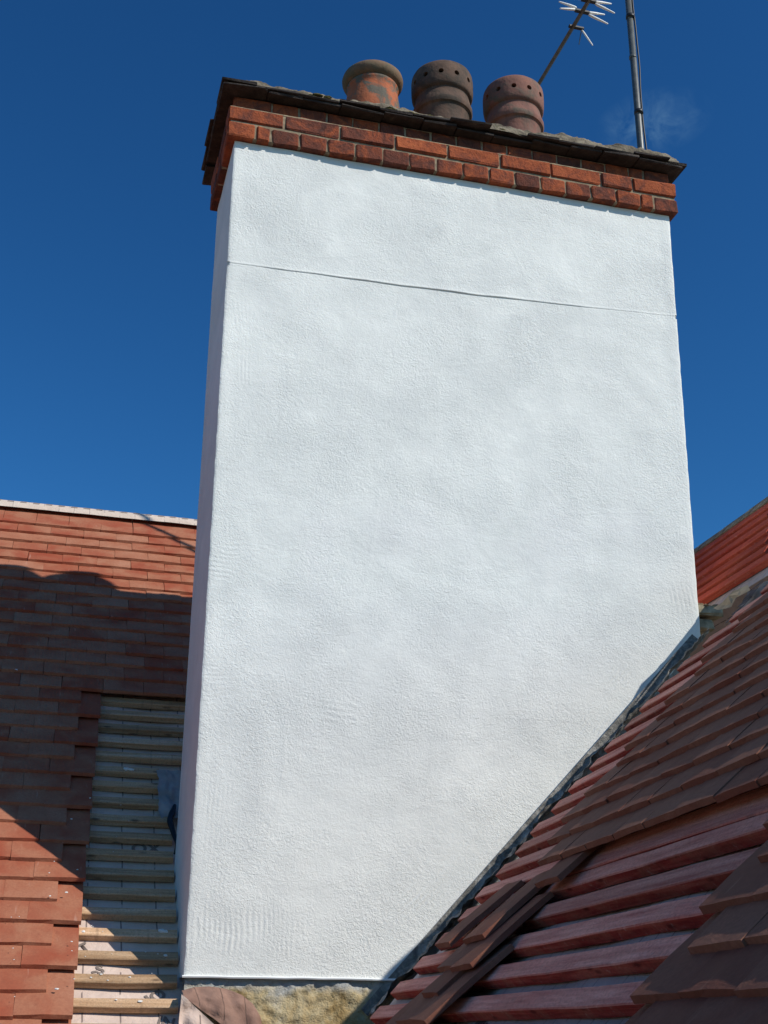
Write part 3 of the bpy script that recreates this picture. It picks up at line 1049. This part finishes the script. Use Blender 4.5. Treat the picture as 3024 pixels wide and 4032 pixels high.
# slates of the cap, two layers on each side
SL = [bevel_box('cap_slate', (w, 0.17, 0.0095), M_SLATE, 0.0025, 0.0026, 80 + i) for i, w in enumerate((0.166, 0.140, 0.160, 0.176))]
for layer, (zl, ov) in enumerate(((H + 0.2175, 0.060), (H + 0.2315, 0.070))):
    x = -0.072
    i = 0
    if layer == 0:
        x += 0.02
    while x < 1.93 - 0.06:
        wi = (0.166, 0.140, 0.160, 0.176)[(i + layer) % 4]
        sx_ = min(1.0, (1.935 + 0.012 * layer - x) / wi)
        m_ = Matrix.Translation((x, -ov + rnd.gauss(0, .007), zl + rnd.uniform(-.002, .004))) @ Matrix.Rotation(0.06 + rnd.gauss(0, .03), 4, 'X') @ Matrix.Rotation(rnd.gauss(0, .02), 4, 'Z') @ Matrix.Rotation(rnd.gauss(0, .015), 4, 'Y')
        link('cap_slate', SL[(i + layer) % 4], chim, m_ @ Matrix.Diagonal((sx_, 1, 1, 1)))
        x += (0.166, 0.140, 0.160, 0.176)[(i + layer) % 4] + rnd.uniform(-.004, .006)
        i += 1
    # sides
    for sx in (-1, 1):
        y = -0.06 + 0.085 * layer
        while y < DEP + 0.05:
            xo = (-0.074 if layer else -0.062) if sx < 0 else (1.943 if layer else 1.925)
            ex = rnd.gauss(0, .006)
            if sx < 0:
                m_ = frame((xo + ex, y + 0.166, zl + rnd.uniform(-.003, .004) - 0.003), Vector((0, -1, 0)), Vector((1, 0, 0.06)).normalized(), Vector((-0.06, 0, 1)).normalized())
            else:
                m_ = frame((xo + ex, y, zl - 0.003), Vector((0, 1, 0)), Vector((-1, 0, 0.06)).normalized(), Vector((0.06, 0, 1)).normalized())
            link('cap_slate', SL[rnd.randrange(4)], chim, m_)
            y += 0.169
    x = 0.1
    while x < 1.8:
        m_ = frame((x + 0.166, DEP + ov, zl), Vector((-1, 0, 0)), Vector((0, -1, 0.05)).normalized(), Vector((0, 0.05, 1)).normalized())
        link('cap_slate', SL[rnd.randrange(4)], chim, m_)
        x += 0.169

# flaunching: lumpy mortar sloping up from the slates to the pots
POTS = [(0.615, 0.23), (0.935, 0.23), (1.272, 0.23)]
fx0, fx1, fy0, fy1 = -0.055, 1.922, -0.056, DEP + 0.05
NXF, NYF = 260, 90
gx = np.linspace(0, 1, NXF)
gy = np.linspace(0, 1, NYF)
FX = fx0 + (fx1 - fx0) * gx[:, None] + 0 * gy[None, :]
FY = fy0 + (fy1 - fy0) * gy[None, :] + 0 * gx[:, None]
dist = np.minimum(np.minimum(FX - fx0, fx1 - FX), np.minimum(FY - fy0, fy1 - FY))
Hh = (0.060 + 0.030 * np.clip((FX - 1.1) / 0.4, 0, 1)) * (1 - np.exp(-dist / 0.036)) + 0.05 * np.clip(dist / 0.25, 0, 1)
for px, py in POTS:
    Hh += 0.03 * np.exp(-((FX - px) ** 2 + (FY - py) ** 2) / 0.03)
Hh += np.clip(dist / 0.03, 0.15, 1) * (0.010 * vnoise(FX * 12, FY * 12, 41) + 0.009 * vnoise(FX * 38, FY * 38, 42) + 0.004 * vnoise(FX * 90, FY * 90, 43))
FYd = FY + 0.008 * vnoise(FX * 15, FY * 15, 44)
FZ = H + 0.243 + Hh
FZ = np.where(dist < 1e-4, H + 0.236, FZ)
link('flaunching', np_mesh('flaunching', np.stack([FX, FYd, FZ], -1).reshape(-1, 3), grid_quads(NXF, NYF), M_FLAUNCH), chim)
# moss cushions on the front lip of the cap
vs_, fs_ = [], []
for k in range(70):
    x = rnd.choice([rnd.gauss(0.72, 0.15), rnd.uniform(0.2, 0.8), rnd.uniform(0.1, 1.85)])
    c0 = Vector((x, -0.046 + rnd.uniform(-.012, .03), H + 0.246 + rnd.uniform(-.006, .006)))
    rr = rnd.uniform(.004, .009)
    bm = bmesh.new()
    bmesh.ops.create_icosphere(bm, subdivisions=2, radius=rr)
    o_ = len(vs_)
    for q in bm.verts:
        s_ = 1 + 0.5 * noise.noise(q.co * 130 + c0 * 50)
        vs_.append(c0 + Vector((q.co.x * 2.6, q.co.y * 1.4, q.co.z * .8)) * s_)
    fs_ += [tuple(q.index + o_ for q in f.verts) for f in bm.faces]
    bm.free()
M_MOSS = simple('dry_moss', (0.10, 0.085, 0.035), 0.98, 0.05, 0.5, 90.0, 0.9)
tag(link('moss', mesh('moss', vs_, fs_, M_MOSS), chim), kind='stuff')


# ------------------------------------------------------------------ chimney pots
def lathe_mesh(name, prof, mat, seg=72, wob=0.0012, seed=0, smooth=True):
    vs_, fs = [], []
    for i, (r_, z) in enumerate(prof):
        for k in range(seg):
            an = 2 * math.pi * k / seg
            w = wob * noise.noise(Vector((math.cos(an) * 2 + seed, math.sin(an) * 2, z * 9)))
            vs_.append(((r_ + w) * math.cos(an), (r_ + w) * math.sin(an), z))
    for i in range(len(prof) - 1):
        for k in range(seg):
            k2 = (k + 1) % seg
            fs.append((i * seg + k, i * seg + k2, (i + 1) * seg + k2, (i + 1) * seg + k))
    return mesh(name, vs_, fs, mat, smooth)


ZB = H + 0.282
p1 = empty('chimney_pot', (POTS[0][0], POTS[0][1], ZB - 0.014), 'tapered orange terracotta chimney pot with a thick rolled rim, leftmost of the three', 'chimney pot', 'chimney pots on the stack')
body = [(0.134, 0.0), (0.132, 0.05), (0.127, 0.13), (0.120, 0.20), (0.112, 0.262), (0.108, 0.290), (0.112, 0.296), (0.1135, 0.304), (0.110, 0.312), (0.104, 0.318), (0.09, 0.34), (0.088, 0.12), (0.095, 0.0)]
link('body', lathe_mesh('body', body, M_POT1, seed=1), p1, loc=p1.location)
rim = [(0.106, 0.312), (0.118, 0.318), (0.127, 0.326), (0.1325, 0.338), (0.134, 0.350), (0.131, 0.362), (0.123, 0.371), (0.112, 0.374), (0.100, 0.369), (0.095, 0.352), (0.094, 0.25)]
link('rim', lathe_mesh('rim', rim, M_RIM1, seed=2), p1, loc=p1.location)


def vented_pot(loc, label, mat, seed, dz=0.0):
    root = empty('vented_chimney_pot', loc, label, 'chimney pot', 'chimney pots on the stack')
    prof = [(0.128, 0.0), (0.124, 0.06), (0.1215, 0.135), (0.121, 0.205), (0.123, 0.2085), (0.133, 0.2125), (0.137, 0.222), (0.1365, 0.236), (0.131, 0.252), (0.1255, 0.275), (0.1225, 0.292),
            (0.124, 0.2955), (0.134, 0.300), (0.139, 0.310), (0.1415, 0.330), (0.1425, 0.360), (0.1425, 0.392), (0.140, 0.410), (0.1345, 0.421), (0.125, 0.427), (0.110, 0.429),
            (0.102, 0.424), (0.110, 0.41), (0.122, 0.385), (0.124, 0.34), (0.119, 0.31), (0.104, 0.29), (0.10, 0.0)]
    prof = [(r_ * 0.965, z + dz * (z / 0.43)) for r_, z in prof]
    me = lathe_mesh('body', prof, mat, 96, 0.0014, seed)
    tmp = bpy.data.objects.new('tmp_pot', me)
    COL.objects.link(tmp)
    bm = bmesh.new()
    for k in range(12):
        an = 2 * math.pi * (k + 0.35) / 12
        mt = Matrix.Rotation(an, 4, 'Z') @ Matrix.Translation((0.13, 0, 0.357 + dz * .82)) @ Matrix.Rotation(math.pi / 2, 4, 'Y')
        bmesh.ops.create_cone(bm, cap_ends=True, segments=16, radius1=0.0118, radius2=0.0118, depth=0.08, matrix=mt)
    cm_ = bpy.data.meshes.new('tmp_cut')
    bm.to_mesh(cm_)
    bm.free()
    cut = bpy.data.objects.new('tmp_cut', cm_)
    COL.objects.link(cut)
    md = tmp.modifiers.new('holes', 'BOOLEAN')
    md.operation = 'DIFFERENCE'
    md.solver = 'EXACT'
    md.object = cut
    # close the shell so the boolean is well defined
    bmm = bmesh.new()
    bmm.from_mesh(me)
    n0, n1 = 96, len(prof)
    bmm.verts.ensure_lookup_table()
    for k in range(n0):
        k2 = (k + 1) % n0
        bmm.faces.new((bmm.verts[(n1 - 1) * n0 + k], bmm.verts[(n1 - 1) * n0 + k2], bmm.verts[k2], bmm.verts[k]))
    bmesh.ops.recalc_face_normals(bmm, faces=bmm.faces)
    bmm.to_mesh(me)
    bmm.free()
    dg = bpy.context.evaluated_depsgraph_get()
    res = bpy.data.meshes.new_from_object(tmp.evaluated_get(dg))
    bpy.data.objects.remove(tmp)
    bpy.data.objects.remove(cut)
    bpy.data.meshes.remove(cm_)
    res.materials.clear()
    res.materials.append(mat)
    res.polygons.foreach_set('use_smooth', [True] * len(res.polygons))
    try:
        res.set_sharp_from_angle(angle=R(40))
    except Exception:
        pass
    link('body', res, root, loc=root.location)
    link('hole_insert', lathe_mesh('hole_insert', [(0.0995, 0.0), (0.0985, 0.395), (0.0, 0.40)], M_DARK, 32, 0.0), root, loc=root.location)  # added black insert, makes the vent holes dark and blocks the view through
    return root


vented_pot((POTS[1][0], POTS[1][1], ZB), 'sooty grey-brown vented chimney pot with a ring of holes, middle of the three', M_POT2, 4, 0.004)
vented_pot((POTS[2][0], POTS[2][1], ZB), 'red-brown vented chimney pot with a ring of holes, nearest the aerial mast', M_POT3, 9, 0.0)

# ------------------------------------------------------------------ aerial mast and aerial
mx, my = 2.006, 0.44
mast = empty('aerial_mast', (mx, my, 2.4), 'dark grey upright aerial mast with taped black cable at the right end of the cap', 'mast')
link('pole', tube('pole', [(mx - 0.004, my, 2.4), (mx, my, 3.6), (mx + 0.006, my, 5.6)], 0.0165, M_MAST, 20), mast)
cp = []
for i in range(60):
    z = 2.4 + 3.0 * i / 59
    cp.append((mx + 0.0235 + 0.003 * math.sin(z * 9) + 0.003 * noise.noise(Vector((z * 5, 0, 0))), my - 0.010 + 0.003 * math.sin(z * 5.0), z))
link('cable', tube('cable', cp, 0.0042, M_CABLE, 8), mast)
for z in (3.42, 4.02, 4.62, 5.2):
    link('cable_tie', tube('cable_tie', [(mx + 0.004, my - 0.003, z - 0.008), (mx + 0.005, my - 0.003, z + 0.010)], [0.0225, 0.0225], M_TAPE, 16), mast)
link('clamp', tube('clamp', [(mx, my, 4.355), (mx, my, 4.37)], 0.0185, M_MAST, 16), mast)
for z in (2.6, 3.1):
    link('bracket', bevel_box('bracket', (0.18, 0.03, 0.03), M_MAST, 0.003), mast, loc=(mx - 0.175, my - 0.07, z))

aer = empty('television_aerial', (1.99, 0.5, 5.1), 'television aerial with bright cross-shaped elements on a slanting brown boom above the pots', 'aerial')


def boom_pt(y):
    return Vector((1.985 - (y - 0.927) * 0.030, y, 5.1))


link('boom', tube('boom', [boom_pt(0.25), boom_pt(0.9), boom_pt(1.95)], 0.0125, M_BOOM, 4, True, False), aer)
link('mast_clamp', bevel_box('mast_clamp', (0.075, 0.05, 0.06), M_PLASTIC, 0.004), aer, loc=(1.975, 0.415, 5.07))


def arm(p, a, b, mat=M_ALU, w0=0.0042, w1=0.0072):
    a, b = p + Vector(a), p + Vector(b)
    mid = a.lerp(b, 0.45)
    link('element', tube('element', [a, a.lerp(b, .12), mid, b.lerp(a, .06), b], [w0, w1, w1, w0, w0 * .7], mat, 8), aer)


for y in (0.927, 0.843, 0.70, 0.56):
    p = boom_pt(y)
    link('holder', bevel_box('holder', (0.085, 0.022, 0.017), M_PLASTIC, 0.003), aer, loc=p + Vector((-0.0425, -0.011, -0.006)))
    hl = 1.0
    arm(p, (-0.032, 0, 0.008), (-0.137 * hl, -0.01, -0.019))
    arm(p, (-0.031, 0, 0.022), (-0.131 * hl, 0.012, 0.052))
    arm(p, (0.036, 0, 0.006), (0.142 * hl, 0.01, 0.026))
    arm(p, (0.038, 0, -0.010), (0.148 * hl, -0.01, -0.058))
p = boom_pt(1.045)
link('holder', bevel_box('holder', (0.09, 0.02, 0.016), M_PLASTIC, 0.003), aer, loc=p + Vector((-0.026, -0.01, -0.008)))
arm(p, (0.052, 0, -0.008), (0.113, 0, -0.107), M_ALU, 0.0035, 0.005)
arm(p, (0.050, 0, -0.012), (0.043, 0.03, -0.092), M_MAST, 0.0025, 0.003)

# ------------------------------------------------------------------ lead flashing up the diagonal
vs_ = []
nl_, nw_ = 240, 22
for i in range(nl_ + 1):
    v = -0.16 + 1.78 * i / nl_
    wid = 0.105 + 0.022 * fbm(v * 7, 0.2) + 0.012 * fbm(v * 21, 4)
    for j in range(nw_ + 1):
        t = j / nw_
        if t < 0.16:       # upstand against the wall
            s_ = t / 0.16
            a, h = 0.010 - 0.006 * (1 - s_), 0.030 * (1 - s_) + 0.004
        else:
            s_ = (t - 0.16) / 0.84
            a = 0.010 + wid * s_
            h = 0.004 + 0.010 * s_ ** 2 + (0.013 * fbm(v * 11, s_ * 3, 7) + 0.008 * fbm(v * 31, s_ * 7, 3)) * min(1, s_ * 2.5)
            if s_ > 0.86:
                h += 0.012 * (s_ - 0.86) / 0.14 * (0.5 + fbm(v * 5, 11))
        vs_.append(FN.p(a, v, h))
fl = link('lead_flashing', np_mesh('lead_flashing', np.array(vs_), grid_quads(nl_ + 1, nw_ + 1, flip=True), M_LEAD))
tag(fl, 'crumpled grey lead flashing strip running diagonally along the foot of the white render', 'flashing')

# ------------------------------------------------------------------ membrane flaps at the chimney foot
vs_ = []
arc = [(-0.006, -0.040), (0.03, -0.030), (0.075, -0.027), (0.128, -0.033), (0.175, -0.050), (0.210, -0.074), (0.232, -0.105), (0.245, -0.15), (0.25, -0.24)]
low = [(-0.004, -0.060), (0.02, -0.075), (0.05, -0.095), (0.085, -0.115), (0.12, -0.14), (0.15, -0.165), (0.18, -0.19), (0.20, -0.21), (0.22, -0.25)]
for i in range(33):
    f_ = i / 32 * 8
    k = min(int(f_), 7)
    fr = f_ - k
    A_ = Vector(arc[k]).lerp(Vector(arc[k + 1]), fr)
    B_ = Vector(low[k]).lerp(Vector(low[k + 1]), fr)
    for j in range(13):
        t = j / 12
        q = A_.lerp(B_, t)
        y = -0.010 - 0.050 * t - 0.010 * math.sin(math.pi * t) - 0.022 * abs(fbm(q.x * 16, q.y * 20, 1)) + 0.005 * math.sin(q.x * 70 + q.y * 40)
        vs_.append((q.x, y, q.y))
o = link('membrane_flap', np_mesh('membrane_flap', np.array(vs_), grid_quads(33, 13), M_MEM_BROWN))
tag(o, 'mottled brown membrane flap with a rounded top curling against the stained chimney foot', 'membrane')
vs_ = []
for i in range(41):
    s_ = i / 40
    for j in range(25):
        t = j / 24
        top_ = Vector((-0.014 + 0.02 * s_, -0.052)).lerp(Vector((0.235, -0.262)), s_)
        bot = Vector((-0.03, -0.36)).lerp(Vector((0.16, -0.36)), s_)
        q = top_.lerp(bot, t)
        y = -0.060 - 0.10 * t + 0.022 * math.sin(s_ * 9 + t * 3) * t - 0.040 * abs(fbm(q.x * 12, q.y * 9, 6)) - 0.012 * math.exp(-t * 12)
        vs_.append((q.x, y - 0.02 * s_, q.y))
o = link('folded_membrane', np_mesh('folded_membrane', np.array(vs_), grid_quads(41, 25), M_MEM_L))
tag(o, 'creased pale pink membrane sheet draped below the bottom left corner of the render', 'membrane')

# grey membrane turned up beside the chimney's left rear corner
vs_ = []
for i in range(25):
    for j in range(31):
        a = -0.050 + 0.14 * i / 24
        v = 0.92 + 0.30 * j / 30
        h = 0.030 + 0.010 * fbm(a * 20, v * 12, 2) + 0.004 * fbm(a * 60, v * 40, 5)
        if v < 0.95:
            a += 0.02 * (0.95 - v) / 0.09
        vs_.append(FL.p(a + 0.008 * fbm(v * 16, 1.0), v, h))
o = link('membrane_upstand', np_mesh('membrane_upstand', np.array(vs_), grid_quads(25, 31), M_MEM_GREY))
tag(o, 'wrinkled grey membrane patch beside the shaded left rear corner of the chimney', 'membrane')
pts = [FL.p(-0.004 + 0.012 * math.sin(k * .9), 0.70 + 0.034 * k, 0.045 + 0.008 * math.sin(k * 1.7)) for k in range(9)]
o = link('lead_scrap', tube('lead_scrap', pts, [.004, .007, .009, .008, .010, .011, .010, .012, .006], M_CABLE, 7))
tag(o, 'dark twisted lead scrap hanging down the left side of the chimney foot', 'lead scrap')

# ------------------------------------------------------------------ spilled white crumbs of render
vs_, fs_ = [], []


def crumb(p, r_, flat=0.5):
    bm = bmesh.new()
    bmesh.ops.create_icosphere(bm, subdivisions=1, radius=1.0)
    o_ = len(vs_)
    for q in bm.verts:
        s_ = r_ * (1 + 0.6 * noise.noise(q.co * 1.7 + Vector(p) * 40))
        vs_.append(Vector(p) + FL.a * (q.co.x * s_ * 1.3) + FL.up * (q.co.y * s_ * .8) + FL.n * (q.co.z * s_ * flat))
    fs_.extend(tuple(q.index + o_ for q in f.verts) for f in bm.faces)
    bm.free()


for a, v, h, r_ in ((-0.165, 1.215, .030, .012), (-0.15, 1.213, .030, .010), (-0.055, 0.33, .030, .010), (-0.043, 0.328, .029, .008), (-0.30, 0.30, .045, .006),
                    (-0.045, 0.22, .029, .005), (-0.24, 0.135, .029, .004), (-0.155, 0.125, .029, .004), (-0.125, 0.025, .03, .006), (-0.195, 0.03, .03, .003),
                    (-0.37, 0.02, .078, .005), (-0.335, 0.215, .080, .003), (-0.41, 0.42, .080, .003), (-0.36, 0.44, .08, .004), (-0.62, 1.80, .085, .005), (-0.30, 0.95, .08, .003),
                    (-0.36, 0.83, .075, .003), (-0.22, 0.11, .029, .003), (-0.27, 0.12, .03, .003), (-0.33, 0.56, .075, .003)):
    crumb(FL.p(a, v, h), r_)
for k in range(30):
    a, v = rnd.uniform(-0.8, -0.02), rnd.uniform(-0.1, 1.0)
    crumb(FL.p(a, v, .03 if a > -0.3 else .085), rnd.uniform(.0012, .0024))
tag(link('render_crumbs', mesh('render_crumbs', vs_, fs_, M_CRUMB)), 'white crumbs of render scattered over the left roof battens and tiles', 'crumbs', kind='stuff')
